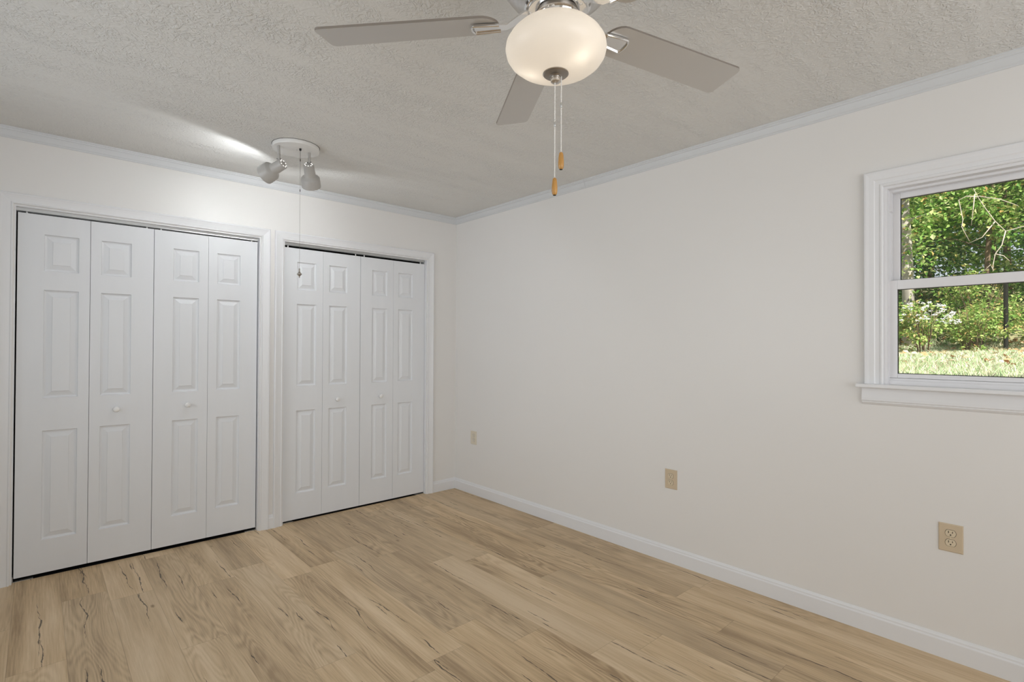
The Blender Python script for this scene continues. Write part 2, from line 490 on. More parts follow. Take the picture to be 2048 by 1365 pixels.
# ------------------------------------------------------------------ mesh helpers
class MB:
    def __init__(self):
        self.v, self.f, self.mi = [], [], []

    def add(self, vs, fs, mi=0):
        o = len(self.v)
        self.v += [Vector(p) for p in vs]
        self.f += [tuple(i + o for i in q) for q in fs]
        self.mi += [mi] * len(fs)

    def box(self, a, b, mi=0):
        (x0, y0, z0), (x1, y1, z1) = a, b
        x0, x1 = min(x0, x1), max(x0, x1)
        y0, y1 = min(y0, y1), max(y0, y1)
        z0, z1 = min(z0, z1), max(z0, z1)
        self.add([(x0, y0, z0), (x1, y0, z0), (x1, y1, z0), (x0, y1, z0), (x0, y0, z1), (x1, y0, z1), (x1, y1, z1), (x0, y1, z1)],
                 [(0, 3, 2, 1), (4, 5, 6, 7), (0, 1, 5, 4), (1, 2, 6, 5), (2, 3, 7, 6), (3, 0, 4, 7)], mi)

    def lathe(self, prof, n=32, origin=(0, 0, 0), axis=(0, 0, 1), mi=0, caps=True):
        """prof: (radius, height along axis)"""
        q = Vector((0, 0, 1)).rotation_difference(Vector(axis).normalized()).to_matrix()
        o = Vector(origin)
        vs, fs = [], []
        for r, h in prof:
            for k in range(n):
                a = 2 * PI * k / n
                vs.append(o + q @ Vector((r * math.cos(a), r * math.sin(a), h)))
        for i in range(len(prof) - 1):
            for k in range(n):
                k2 = (k + 1) % n
                fs.append((i * n + k, i * n + k2, (i + 1) * n + k2, (i + 1) * n + k))
        if caps:
            fs.append(tuple(range(n - 1, -1, -1)))
            fs.append(tuple((len(prof) - 1) * n + k for k in range(n)))
        self.add(vs, fs, mi)

    def tube(self, pts, rad, n=8, mi=0):
        pts = [Vector(p) for p in pts]
        if not isinstance(rad, (list, tuple)):
            rad = [rad] * len(pts)
        vs, fs = [], []
        ref = None
        for i, p in enumerate(pts):
            t = (pts[min(i + 1, len(pts) - 1)] - pts[max(i - 1, 0)]).normalized()
            if ref is None:
                ref = Vector((1, 0, 0)) if abs(t.x) < 0.9 else Vector((0, 1, 0))
            s = t.cross(ref).normalized()
            ref = s.cross(t).normalized()
            for k in range(n):
                a = 2 * PI * k / n
                vs.append(p + rad[i] * (math.cos(a) * ref + math.sin(a) * s))
        for i in range(len(pts) - 1):
            for k in range(n):
                k2 = (k + 1) % n
                fs.append((i * n + k, (i + 1) * n + k, (i + 1) * n + k2, i * n + k2))
        fs.append(tuple(range(n)))
        fs.append(tuple((len(pts) - 1) * n + k for k in range(n - 1, -1, -1)))
        self.add(vs, fs, mi)

    def extrude(self, prof, place, s0, s1, mi=0):
        """closed section prof [(a, b)] run straight from s0 to s1; place(a, b, s) -> point"""
        n = len(prof)
        vs = [place(a, b, s0) for a, b in prof] + [place(a, b, s1) for a, b in prof]
        fs = [(k, (k + 1) % n, n + (k + 1) % n, n + k) for k in range(n)]
        fs += [tuple(range(n - 1, -1, -1)), tuple(range(n, 2 * n))]
        self.add(vs, fs, mi)

    def frame(self, prof, place, a0, a1, z0, z1, bottom=False, mi=0):
        """mitred casing round an opening a0..a1 x z0..z1; prof [(d outward, t proud)]"""
        n = len(prof)
        vs, fs = [], []
        for d, t in prof:
            if bottom:
                ring = [(a0 - d, z0 - d), (a0 - d, z1 + d), (a1 + d, z1 + d), (a1 + d, z0 - d)]
            else:
                ring = [(a0 - d, z0), (a0 - d, z1 + d), (a1 + d, z1 + d), (a1 + d, z0)]
            vs += [place(a, z, t) for a, z in ring]
        legs = 4 if bottom else 3
        for i in range(n):
            j = (i + 1) % n
            for k in range(legs):
                k2 = (k + 1) % 4
                fs.append((i * 4 + k, i * 4 + k2, j * 4 + k2, j * 4 + k))
        if not bottom:
            fs.append(tuple(i * 4 for i in range(n)))
            fs.append(tuple(i * 4 + 3 for i in range(n - 1, -1, -1)))
        self.add(vs, fs, mi)

    def build(self, name, mats, parent=None, smooth=False, angle=None, bevel=0.0):
        me = bpy.data.meshes.new(name)
        o = Vector((0, 0, 0))
        q = parent
        while q is not None:
            o += q.location
            q = q.parent
        me.from_pydata([p - o for p in self.v], [], self.f)
        mats = mats if isinstance(mats, (list, tuple)) else [mats]
        for m in mats:
            me.materials.append(m)
        for p_, i in zip(me.polygons, self.mi):
            p_.material_index = i
        bm = bmesh.new()
        bm.from_mesh(me)
        bmesh.ops.recalc_face_normals(bm, faces=bm.faces)
        bm.to_mesh(me)
        bm.free()
        if smooth:
            for p_ in me.polygons:
                p_.use_smooth = True
            if angle is not None:
                me.set_sharp_from_angle(angle=math.radians(angle))
        ob = bpy.data.objects.new(name, me)
        COL.objects.link(ob)
        if parent is not None:
            ob.parent = parent
        if bevel > 0:
            bv = ob.modifiers.new('bevel', 'BEVEL')
            bv.width = bevel
            bv.segments = 2
            bv.limit_method = 'ANGLE'
        return ob


def tag(o, label=None, cat=None, group=None, kind=None):
    if label:
        o['label'] = label
    if cat:
        o['category'] = cat
    if group:
        o['group'] = group
    if kind:
        o['kind'] = kind
    return o


def empty(name, loc=(0, 0, 0)):
    e = bpy.data.objects.new(name, None)
    e.empty_display_size = 0.05
    e.location = loc
    COL.objects.link(e)
    return e


def dup(o, parent=None):
    c = o.copy()
    COL.objects.link(c)
    if parent is not None:
        c.parent = parent
    for ch in list(o.children):
        dup(ch, c)
    return c


def box(name, a, b, mat, parent=None, bevel=0.0):
    m = MB()
    m.box(a, b)
    return m.build(name, mat, parent, bevel=bevel)


# ------------------------------------------------------------------ room shell
H = 2.44
XW, YR = -3.62, -5.82           # the two walls behind the camera
OPL = (-2.906, -1.668)          # closet openings along X
OPR = (-1.512, -0.308)
ZH = 2.032                      # opening head
WY0, WY1, WZ0, WZ1 = -4.140, -3.239, 1.105, 2.008   # window opening in the right wall

box('floor', (XW - .1, YR - .1, -.1), (.0, .031, 0), FLOOR)
tag(bpy.data.objects['floor'], 'light oak plank floor with dark drying cracks', 'floor', kind='structure')
o = box('ceiling', (XW - .1, YR - .1, H), (.15, .12, H + .12), CEIL)
tag(o, 'grey white ceiling with brushed plaster texture', 'ceiling', kind='structure')

m = MB()
m.box((XW - .1, 0, 0), (OPL[0], .115, H))
m.box((OPL[0], 0, ZH), (OPL[1], .115, H))
m.box((OPL[1], 0, 0), (OPR[0], .115, H))
m.box((OPR[0], 0, ZH), (OPR[1], .115, H))
m.box((OPR[1], 0, 0), (0, .115, H))
tag(m.build('wall_left', WALL), 'off-white wall holding the two closet openings', 'wall', kind='structure')

m = MB()
m.box((0, WY1, 0), (.15, .115, H))
m.box((0, YR - .1, 0), (.15, WY0, H))
m.box((0, WY0, 0), (.15, WY1, WZ0))
m.box((0, WY0, WZ1), (.15, WY1, H))
tag(m.build('wall_right', [WALL]), 'long off-white wall with the window and three outlets', 'wall', kind='structure')

m = MB()
m.box((XW - .1, YR - .1, 0), (-2.95, YR, H))
m.box((-.55, YR - .1, 0), (0, YR, H))
m.box((-2.95, YR - .1, 0), (-.55, YR, .55))
m.box((-2.95, YR - .1, 2.35), (-.55, YR, H))
tag(m.build('wall_rear', WALL), 'off-white wall behind the camera with an added opening for fill light', 'wall', kind='structure')
m = MB()
m.box((XW - .1, -.55, 0), (XW, 0, H))
m.box((XW - .1, YR, 0), (XW, -2.45, H))
m.box((XW - .1, -2.45, 0), (XW, -.55, .65))
m.box((XW - .1, -2.45, 2.25), (XW, -.55, H))
tag(m.build('wall_side', WALL), 'off-white wall opposite the long window wall', 'wall', kind='structure')

# closet interiors: box coloured near-black to stand in for shade behind the doors
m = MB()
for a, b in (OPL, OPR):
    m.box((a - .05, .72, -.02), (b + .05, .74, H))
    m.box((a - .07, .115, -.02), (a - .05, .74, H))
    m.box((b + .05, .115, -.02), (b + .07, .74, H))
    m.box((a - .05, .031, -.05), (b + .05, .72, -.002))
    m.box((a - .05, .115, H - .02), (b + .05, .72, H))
tag(m.build('wall_closet', CLOSET_SHADE), 'closet interior coloured near-black for the shade behind the closet doors', 'closet', kind='structure')

o = box('sun_blocker', (XW - 2.4, YR - 3.2, H + .13), (.75, 1.3, H + .3), SUNBLOCK)  # unseen slab, added to keep direct sun out of the fill openings
tag(o, 'unseen slab added above the room to block the sun', 'sun_blocker', kind='structure')

# baseboards
BASE = [(0, 0), (.013, 0), (.013, .070), (.0125, .073), (.009, .078), (.0085, .084), (.005, .090), (.003, .0945), (0, .0945)]
m = MB()
m.extrude(BASE, lambda a, b, s: (-a, s, b), 0.0, YR)
tag(m.build('baseboard_right', TRIM), 'white baseboard along the long window wall', 'baseboard', kind='structure')
m = MB()
m.extrude(BASE, lambda a, b, s: (s, -a, b), -.245, 0.0)
m.extrude(BASE, lambda a, b, s: (s, -a, b), -1.607, -1.573)
m.extrude(BASE, lambda a, b, s: (s, -a, b), XW, -2.968)
tag(m.build('baseboard_left', TRIM), 'white baseboard beside and between the closet openings', 'baseboard', kind='structure')

# small crown moulding
CR = [(0, 2.382), (.004, 2.382), (.006, 2.386), (.006, 2.391), (.009, 2.394), (.012, 2.404), (.016, 2.416), (.017, 2.421),
      (.021, 2.423), (.022, 2.430), (.026, 2.433), (.026, H), (0, H)]
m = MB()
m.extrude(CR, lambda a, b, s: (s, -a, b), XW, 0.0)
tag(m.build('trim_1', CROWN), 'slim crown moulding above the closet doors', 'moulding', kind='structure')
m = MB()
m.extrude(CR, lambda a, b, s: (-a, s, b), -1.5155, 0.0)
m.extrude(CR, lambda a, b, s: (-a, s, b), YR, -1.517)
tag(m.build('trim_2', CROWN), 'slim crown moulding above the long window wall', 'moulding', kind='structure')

# closet casings with jambs
CAS = [(0, 0), (0, .008), (.003, .0105), (.007, .0105), (.010, .008), (.014, .0085), (.030, .0115), (.043, .015),
       (.049, .0175), (.054, .0175), (.058, .014), (.058, 0)]
JT = .006
for nm, (a, b), lab in (('trim_3', OPL, 'white casing and jamb of the wider closet opening at the picture edge'),
                        ('trim_4', OPR, 'white casing and jamb of the closet opening beside the room corner')):
    m = MB()
    m.frame(CAS, lambda x, z, t: (x, -t, z), a - .004, b + .004, 0, ZH + .004)
    m.box((a, 0, 0), (a + JT, .115, ZH))
    m.box((b - JT, 0, 0), (b, .115, ZH))
    m.box((a + JT, 0, ZH - JT), (b - JT, .115, ZH))
    tag(m.build(nm, TRIM), lab, 'casing', kind='structure')

# door tracks under the heads
for nm, (a, b), lab in (('trim_5', OPL, 'grey metal door track in the head of the wider closet opening'),
                        ('trim_6', OPR, 'grey metal door track in the head of the closet opening beside the corner')):
    m = MB()
    z = ZH - JT
    m.box((a + JT, .034, z - .003), (b - JT, .066, z))
    m.box((a + JT, .032, z - .016), (b - JT, .035, z))
    m.box((a + JT, .063, z - .016), (b - JT, .066, z))
    tag(m.build(nm, STEEL), lab, 'track', kind='structure')

# ------------------------------------------------------------------ bifold doors
PZ = [(.202, .805), (.985, 1.586), (1.690, 1.893)]


def door_panel(name, x0, x1, px0, px1, z0, z1, parent):
    yf, yb = .030, .064
    m = MB()
    xs = [x0, px0, px1, x1]
    zs = [z0]
    for a, b in PZ:
        zs += [a, b]
    zs.append(z1)
    vs = [(x, yf, z) for z in zs for x in xs]
    fs = []
    for j in range(len(zs) - 1):
        for i in range(3):
            if i == 1 and j % 2 == 1:
                continue
            fs.append((j * 4 + i, j * 4 + i + 1, (j + 1) * 4 + i + 1, (j + 1) * 4 + i))
    m.add(vs, fs)
    for a, b in PZ:
        rings = [(0, 0), (.0035, .0085), (.0095, .0110), (.013, .0110), (.036, .0030), (.0375, .0008)]
        vs = []
        for d, dep in rings:
            vs += [(px0 + d, yf + dep, a + d), (px1 - d, yf + dep, a + d), (px1 - d, yf + dep, b - d), (px0 + d, yf + dep, b - d)]
        fs = []
        for i in range(len(rings) - 1):
            for k in range(4):
                k2 = (k + 1) % 4
                fs.append((i * 4 + k, i * 4 + k2, (i + 1) * 4 + k2, (i + 1) * 4 + k))
        n = (len(rings) - 1) * 4
        fs.append((n, n + 1, n + 2, n + 3))
        m.add(vs, fs)
    # back and edges
    vs = [(x0, yf, z0), (x1, yf, z0), (x1, yf, z1), (x0, yf, z1), (x0, yb, z0), (x1, yb, z0), (x1, yb, z1), (x0, yb, z1)]
    m.add(vs, [(4, 5, 6, 7), (0, 1, 5, 4), (1, 2, 6, 5), (2, 3, 7, 6), (3, 0, 4, 7)])
    return m.build(name, DOOR, parent)


def knob(x, z, parent):
    m = MB()
    m.lathe([(.0085, 0), (.0075, .004), (.0070, .009), (.009, .012), (.0145, .0155), (.0170, .021), (.0160, .027), (.011, .0315), (.004, .0328), (.0005, .033)],
            24, (x, .030, z), (0, -1, 0))
    return m.build('knob', KNOB, parent, smooth=True, angle=60)


def pin(x, z, parent):
    m = MB()
    m.lathe([(.0045, 0), (.0045, .024)], 10, (x, .045, z))
    return m.build('pivot_pin', KNOB, parent, smooth=True, angle=40)


ZT_L, ZT_R = 2.000, 1.992
doors = [
    ('door_1', 'white bifold closet door at the picture edge, first of four', -2.8935, -2.5865, -2.5845, -2.2800, (-2.786, -2.636), (-2.536, -2.391), ZT_L, (-2.460, .900), .020),
    ('door_2', 'white bifold closet door beside the strip between the two closets, on its outer side', -2.2775, -1.9810, -1.9795, -1.6795, (-2.177, -2.034), (-1.929, -1.788), ZT_L, (-2.094, .900), .020),
    ('door_3', 'white bifold closet door behind the hanging chain of the spotlight', -1.5045, -1.2150, -1.2135, -.9135, (-1.407, -1.266), (-1.166, -1.022), ZT_R, (-1.102, .870), .014),
    ('door_4', 'white bifold closet door nearest the room corner', -.9105, -.6195, -.6180, -.3165, (-.811, -.676), (-.573, -.434), ZT_R, (-.737, .874), .014),
]
for i, (nm, lab, x0, x1, x2, x3, pa, pb, zt, kb, zb) in enumerate(doors):
    e = tag(empty(nm, ((x0 + x3) / 2, .047, 0)), lab, 'closet door', 'bifold closet doors', 'structure')
    d1 = door_panel('door_panel', x0, x1, pa[0], pa[1], zb, zt, e)
    d2 = door_panel('door_panel', x2, x3, pb[0], pb[1], zb, zt, e)
    knob(kb[0], kb[1], d2 if i % 2 == 0 else d1)
    pin(x0 + .035, zt - .004, d1)
    pin(x3 - .035, zt - .004, d2)

# floor pivot brackets
for x0, x1, lab in ((-2.898, -2.815, 'small steel floor bracket under the closet door at the picture edge'),
                    (-1.745, -1.676, 'small steel floor bracket left of the strip between the closets'),
                    (-1.504, -1.42, 'small steel floor bracket right of the strip between the closets'),
                    (-.395, -.316, 'small steel floor bracket under the closet door nearest the corner')):
    m = MB()
    m.box((x0, .03, .0), (x1, .062, .003))
    xe = x0 if 'edge' in lab or 'right' in lab else x1
    m.box((xe - .0015, .03, 0), (xe + .0015, .062, .03))
    tag(m.build('floor_bracket', STEEL), lab, 'bracket', 'floor brackets of the closet doors')

# ------------------------------------------------------------------ window
win = tag(empty('window_1', (0, (WY0 + WY1) / 2, WZ0)), 'white single-hung window looking out on woods', 'window', kind='structure')
WC = [(0, 0), (0, .010), (.004, .013), (.010, .013), (.013, .010), (.030, .0115), (.034, .0145), (.052, .017), (.062, .020), (.069, .020), (.073, .016), (.073, 0)]
m = MB()
m.frame(WC, lambda y, z, t: (-t, y, z), WY0, WY1, 1.1225, 2.007)
m.build('casing', TRIM, win)
m = MB()   # stool with horns
m.box((-.045, WY0 - .105, 1.106), (.0, WY1 + .100, 1.1225))
m.box((0, WY0, 1.106), (.045, WY1, 1.1225))
m.build('window_stool', TRIM, win, bevel=.003)
AP = [(0, 1.1055), (.012, 1.1055), (.0125, 1.090), (.0145, 1.060), (.0145, 1.048), (.011, 1.043), (.0115, 1.040), (.009, 1.036), (.004, 1.030), (0, 1.028)]
m = MB()
m.extrude(AP, lambda a, b, s: (-a, s, b), WY0 - .085, WY1 + .082)
m.build('apron', TRIM, win)
m = MB()   # vinyl frame lining the opening, with a parting step
T = .013
m.box((0, WY1 - T, WZ0), (.14, WY1, WZ1))
m.box((0, WY0, WZ0), (.14, WY0 + T, WZ1))
m.box((0, WY0 + T, WZ1 - T), (.14, WY1 - T, WZ1))
m.box((.036, WY0 + T, WZ0), (.148, WY1 - T, 1.150))
m.box((.020, WY0 + T, 1.1225), (.036, WY1 - T, 1.140))
m.box((.069, WY1 - T - .006, 1.15), (.074, WY1 - T, WZ1))
m.box((.069, WY0 + T, 1.15), (.074, WY0 + T + .006, WZ1))
m.box((.040, WY0 + T, 1.985), (.069, WY1 - T, WZ1 - T))
m.build('window_frame', VINYL, win)
m = MB()
m.box((.04, WY1 - T - .008, 1.90), (.066, WY1 - T, 1.985))
m.build('balance_cover', VINYL, win)


def sash(name, x0, x1, y0, y1, z0, z1, st, tr, br, gx, parent):
    m = MB()
    prof = [(0, x0), (-.004, x0), (-.008, x0)]
    # outer ring
    m.box((x0, y1 - st, z0), (x1, y1, z1))
    m.box((x0, y0, z0), (x1, y0 + st, z1))
    m.box((x0, y0 + st, z1 - tr), (x1, y1 - st, z1))
    m.box((x0, y0 + st, z0), (x1, y1 - st, z0 + br))
    s = m.build(name, VINYL, parent, bevel=.002)
    g = MB()   # dark glazing seal round the glass
    w = .0025
    gy0, gy1, gz0, gz1 = y0 + st, y1 - st, z0 + br, z1 - tr
    g.box((gx - .004, gy1 - w, gz0), (gx + .004, gy1, gz1))
    g.box((gx - .004, gy0, gz0), (gx + .004, gy0 + w, gz1))
    g.box((gx - .004, gy0, gz1 - w), (gx + .004, gy1, gz1))
    g.box((gx - .004, gy0, gz0), (gx + .004, gy1, gz0 + w))
    g.build('glazing_seal', BLACKPART, s)
    p = MB()
    p.box((gx - .002, gy0, gz0), (gx + .002, gy1, gz1))
    p.build('pane', GLASS, s)
    return s


sash('lower_sash', .040, .066, WY0 + T, WY1 - T + .004, 1.151, 1.588, .032, .041, .019, .053, win)
sash('upper_sash', .076, .104, WY0 + T, WY1 - T, 1.556, 1.994, .032, .033, .036, .090, win)

# added frames round the two invented openings that carry the fill light
for nm, lab, fn in (('fill_opening_rear', 'added frame round the fill-light opening behind the camera', lambda a, z, t: (a, YR + t, z)),
                    ('fill_opening_side', 'added frame round the fill-light opening opposite the long window wall', lambda a, z, t: (XW + t, a, z))):
    m = MB()
    if nm == 'fill_opening_rear':
        m.frame(WC, fn, -2.95, -.55, .55, 2.35 - .0, bottom=True)
    else:
        m.frame(WC, fn, -2.45, -.55, .65, 2.25, bottom=True)
    tag(m.build(nm, TRIM), lab, 'window', kind='structure')


# ------------------------------------------------------------------ outlets
def outlet(y, z, plate, face, label):
    e = tag(empty('wall_outlet', (0, y, z)), label, 'outlet', 'duplex wall outlets')
    w, h = .0395, .0575
    m = MB()
    vs = []
    for d, t in ((0, 0), (0, .003), (.003, .0058)):
        vs += [(-t, y - w + d, z - h + d), (-t, y + w - d, z - h + d), (-t, y + w - d, z + h - d), (-t, y - w + d, z + h - d)]
    fs = [(i * 4 + k, i * 4 + (k + 1) % 4, (i + 1) * 4 + (k + 1) % 4, (i + 1) * 4 + k) for i in range(2) for k in range(4)]
    fs += [(8, 9, 10, 11), (0, 1, 2, 3)]
    m.add(vs, fs)
    m.build('cover_plate', plate, e)
    for s in (1, -1):
        zc = z + s * .0195
        r = MB()
        pts = []
        for k in range(40):
            a = 2 * PI * k / 40
            pts.append((.0172 * math.cos(a), max(-.0138, min(.0138, .0172 * math.sin(a)))))
        n = len(pts)
        ring = MB()
        for sc_, t0, t1, mat_i in ((1.07, .0056, .0060, 0),):
            ring.add([(-t0, y + a * sc_, zc + b * sc_) for a, b in pts] + [(-t1, y + a * sc_, zc + b * sc_) for a, b in pts],
                     [(k, (k + 1) % n, n + (k + 1) % n, n + k) for k in range(n)] + [tuple(range(n, 2 * n))], 1)
        ring.add([(-.0058, y + a, zc + b) for a, b in pts] + [(-.0078, y + a, zc + b) for a, b in pts] + [(-.0082, y + a * .95, zc + b * .95) for a, b in pts],
                 [(j * n + k, j * n + (k + 1) % n, (j + 1) * n + (k + 1) % n, (j + 1) * n + k) for j in range(2) for k in range(n)] + [tuple(range(2 * n, 3 * n))], 0)
        rec = ring.build('receptacle', [face, SLOT], e)
        sl = MB()
        sl.box((-.0084, y + .0052, zc + .0005), (-.0080, y + .0076, zc + .0095))
        sl.box((-.0084, y - .0074, zc + .0015), (-.0080, y - .0052, zc + .0085))
        sl.lathe([(.0027, 0), (.0027, .0004)], 14, (-.0080, y, zc - .0062), (-1, 0, 0))
        sl.build('slots', SLOT, rec)
    s = MB()
    s.lathe([(.0032, 0), (.0030, .0012), (.0015, .0016)], 16, (-.0056, y, z), (-1, 0, 0))
    s.build('screw', face, e)
    return e


outlet(-.272, .4875, IVORY, IVORY2, 'pale ivory wall outlet nearest the closet corner')
outlet(-2.180, .4955, ALMOND, ALMOND2, 'almond wall outlet low in the middle of the long wall')
outlet(-3.469, .5005, ALMOND, ALMOND2, 'almond wall outlet below the window, largest of the three')

# ------------------------------------------------------------------ ceiling fan
FX, FY, FZ, FPH = -1.7825, -2.9036, 2.1603, 1.0230
fan = tag(empty('ceiling_fan', (FX, FY, H)), 'five-blade silver ceiling fan with lit opal glass bowl', 'ceiling fan')
m = MB()
m.lathe([(.085, 0), (.085, -.012), (.078, -.030), (.070, -.046), (.070, -.055)], 48, (FX, FY, H))
m.build('ceiling_canopy', NICKEL, fan, smooth=True, angle=35)
m = MB()
m.lathe([(.06, 2.400), (.135, 2.382), (.149, 2.360), (.149, 2.262), (.146, 2.258), (.146, 2.250), (.143, 2.246), (.128, 2.226), (.098, 2.206), (.088, 2.200), (.084, 2.200)], 64, (FX, FY, 0))
m.build('motor_housing', NICKEL, fan, smooth=True, angle=28)
m = MB()
m.lathe([(.088, 2.202), (.0885, 2.190), (.084, 2.186), (.080, 2.186), (.079, 2.178), (.062, 2.176), (.055, 2.176)], 64, (FX, FY, 0))
fly = m.build('flywheel_ring', CHROME, fan, smooth=True, angle=28)
m = MB()
m.lathe([(.056, 2.180), (.056, 2.168), (.050, 2.166)], 48, (FX, FY, 0))
m.build('switch_housing', DARKNICKEL, fan, smooth=True, angle=30)
m = MB()
m.lathe([(.050, 2.172), (.060, 2.169), (.062, 2.160), (.058, 2.150), (.054, 2.146)], 48, (FX, FY, 0), caps=False)
m.build('bowl_fitter', CHROME, fan, smooth=True, angle=30)

# opal bowl with wall thickness
outer = [(.056, 2.147), (.066, 2.144), (.085, 2.138), (.106, 2.126), (.122, 2.110), (.1325, 2.093), (.1345, 2.079), (.131, 2.063), (.122, 2.049),
         (.106, 2.036), (.086, 2.027), (.062, 2.0205), (.035, 2.017), (.006, 2.016)]
inner = [(r - .004 if r > .02 else r, z + .003) for r, z in reversed(outer)]
m = MB()
BX, BY = FX - .0035 * math.cos(YAW), FY + .0035 * math.sin(YAW)
m.lathe(outer + inner, 72, (BX, BY, 0), caps=False)
bowl = m.build('lamp_shade', OPAL, fan, smooth=True)
m = MB()   # nickel cap and finial under the bowl
m.lathe([(.004, 2.0215), (.034, 2.0165), (.0345, 2.0140), (.032, 2.0115), (.016, 2.0095), (.013, 2.0065), (.002, 2.0060)], 40, (BX, BY, 0))
fin = m.build('finial', DARKNICKEL, fan, smooth=True, angle=35)
m = MB()
m.lathe([(.011, 2.0070), (.0140, 2.0055), (.0140, 2.0020), (.0118, 2.0005), (.0118, 1.9990), (.0134, 1.9975), (.0134, 1.9940), (.0100, 1.9912), (.0020, 1.9905)], 40, (BX, BY, 0))
m.build('finial_nut', NICKEL, fin, smooth=True, angle=35)

# bulbs inside the bowl
for ang, rr, zz, lr, lz in ((math.radians(272), .062, 2.068, .079, 2.053), (math.radians(119), .052, 2.064, .065, 2.050)):
    bx, by = BX + rr * math.cos(ang), BY + rr * math.sin(ang)
    m = MB()
    dirv = Vector((math.cos(ang), math.sin(ang), -.55)).normalized()
    base = Vector((FX, FY, 2.125)) + Vector((math.cos(ang), math.sin(ang), 0)) * .015
    m.lathe([(.007, -.040), (.008, -.03), (.011, -.018), (.013, -.006), (.012, .001), (.008, .006), (.002, .008)], 20, (bx, by, zz), dirv)
    m.build('bulb', BULB, fan, smooth=True)
    lamp('fan_bulb_light', 'POINT', (BX + lr * math.cos(ang), BY + lr * math.sin(ang), lz), 0.060, (1.0, 0.94, 0.86), shadow_soft_size=.014)

# blades and their brackets
PIT = -.196
for k in range(5):
    t = FPH + k * 2 * PI / 5
    a = Vector((math.cos(t), math.sin(t), 0))
    b0 = Vector((-math.sin(t), math.cos(t), 0))
    e = math.cos(PIT) * b0 + math.sin(PIT) * Vector((0, 0, 1))
    nrm = a.cross(e).normalized()
    c0 = Vector((FX, FY, FZ))
    # outline in (r, s): rounded root, straight taper, small-radius tip corners
    R0, R1, w0, w1 = .158, .661, .112, .127
    pts = []
    for q in range(13):          # root arc
        th = PI / 2 + PI * q / 12
        pts.append((R0 + .046 + .046 * math.cos(th), w0 / 2 * math.sin(th)))
    cr = .016
    for q in range(5):
        th = -PI / 2 + (PI / 2) * q / 4
        pts.append((R1 - cr + cr * math.cos(th), -w1 / 2 + cr + cr * math.sin(th)))
    for q in range(5):
        th = (PI / 2) * q / 4
        pts.append((R1 - cr + cr * math.cos(th), w1 / 2 - cr + cr * math.sin(th)))
    n = len(pts)
    th2 = .0032
    m = MB()
    m.add([c0 + r * a + s * e - th2 * nrm for r, s in pts] + [c0 + r * a + s * e + th2 * nrm for r, s in pts],
          [tuple(range(n)), tuple(range(2 * n - 1, n - 1, -1))], 0)
    m.add([c0 + r * a + s * e - th2 * nrm for r, s in pts] + [c0 + r * a + s * e + th2 * nrm for r, s in pts],
          [(i, (i + 1) % n, n + (i + 1) % n, n + i) for i in range(n)], 1)
    bl = m.build('blade', [BLADE, BLADE_EDGE], fan)
    # bracket: flat arm from the flywheel that drops and hooks under the blade root
    m = MB()
    sec = []
    low = -th2 - .001
    for r, w, dz, th_, tw in ((.062, .018, .021, .004, 0), (.085, .017, .020, .004, 0), (.105, .016, .010, .004, .4), (.135, .016, low - .003, .004, 1),
                              (.165, .021, low - .003, .004, 1), (.195, .024, low - .003, .004, 1), (.225, .025, low - .003, .004, 1)):
        ee = (b0 * (1 - tw) + e * tw).normalized()
        nn = a.cross(ee).normalized()
        c = c0 + a * r + nn * dz
        sec.append([c - ee * w - nn * th_ / 2, c + ee * w - nn * th_ / 2, c + ee * w + nn * th_ / 2, c - ee * w + nn * th_ / 2])
    vs = [p_ for s_ in sec for p_ in s_]
    fs = []
    for i in range(len(sec) - 1):
        for q in range(4):
            q2 = (q + 1) % 4
            fs.append((i * 4 + q, i * 4 + q2, (i + 1) * 4 + q2, (i + 1) * 4 + q))
    fs += [(0, 1, 2, 3), tuple((len(sec) - 1) * 4 + q for q in (3, 2, 1, 0))]
    m.add(vs, fs)
    # raised rim round the end plate
    rim = []
    for q in range(9):
        th = -PI / 2 + PI * q / 8
        rim.append(c0 + a * (.222 + .010 * math.cos(th)) + e * (.024 * math.sin(th)) + nrm * (low - .006))
    rim = [c0 + a * .155 - e * .019 + nrm * (low - .006)] + rim + [c0 + a * .155 + e * .019 + nrm * (low - .006)]
    m.tube(rim, .0034, 8)
    br = m.build('blade_bracket', CHROME, bl, smooth=True, angle=40)
    for s in (-.010, .010):      # screws at the hub
        sm = MB()
        pc = c0 + a * .070 + b0 * s + Vector((0, 0, .0185))
        sm.lathe([(.0045, 0), (.0042, -.002), (.002, -.0035)], 12, pc)
        sm.build('screw', CHROME, br, smooth=True)


def bead_chain(x, y, z0, z1, parent, gap):
    m = MB()
    z = z0
    i = 0
    while z > z1:
        r = .0019
        m.lathe([(.0003, r), (r * .75, r * .66), (r, 0), (r * .75, -r * .66), (.0003, -r)], 8, (x, y, z))
        z -= .0040
    m.tube([(x, y, z0), (x, y, z1)], .0006, 6)
    c = m.build('pull_chain', BEAD, parent, smooth=True)
    k = MB()   # connector clip
    k.lathe([(.0012, .007), (.0024, .006), (.0026, 0), (.0024, -.006), (.0012, -.007)], 10, (x, y, gap))
    k.build('chain_connector', STEEL, c, smooth=True)
    w = MB()
    zt = z1
    w.lathe([(.0016, 0), (.0050, -.003), (.0064, -.010), (.0078, -.026), (.0078, -.036), (.0066, -.043), (.0040, -.0465)], 20, (x, y, zt))
    w.lathe([(.0042, -.0460), (.0042, -.0475), (.001, -.0480)], 16, (x, y, zt), mi=1)
    w.build('pull_knob', [WOODKNOB, SLOT], c, smooth=True, angle=50)
    return c


ldir = Vector((rgt.x, rgt.y, 0)).normalized()
bead_chain(FX - .0055 * ldir.x, FY - .0055 * ldir.y, 1.991, 1.737, fan, 1.880)
bead_chain(FX + .0115 * ldir.x, FY + .0115 * ldir.y, 2.011, 1.806, fan, 1.932)

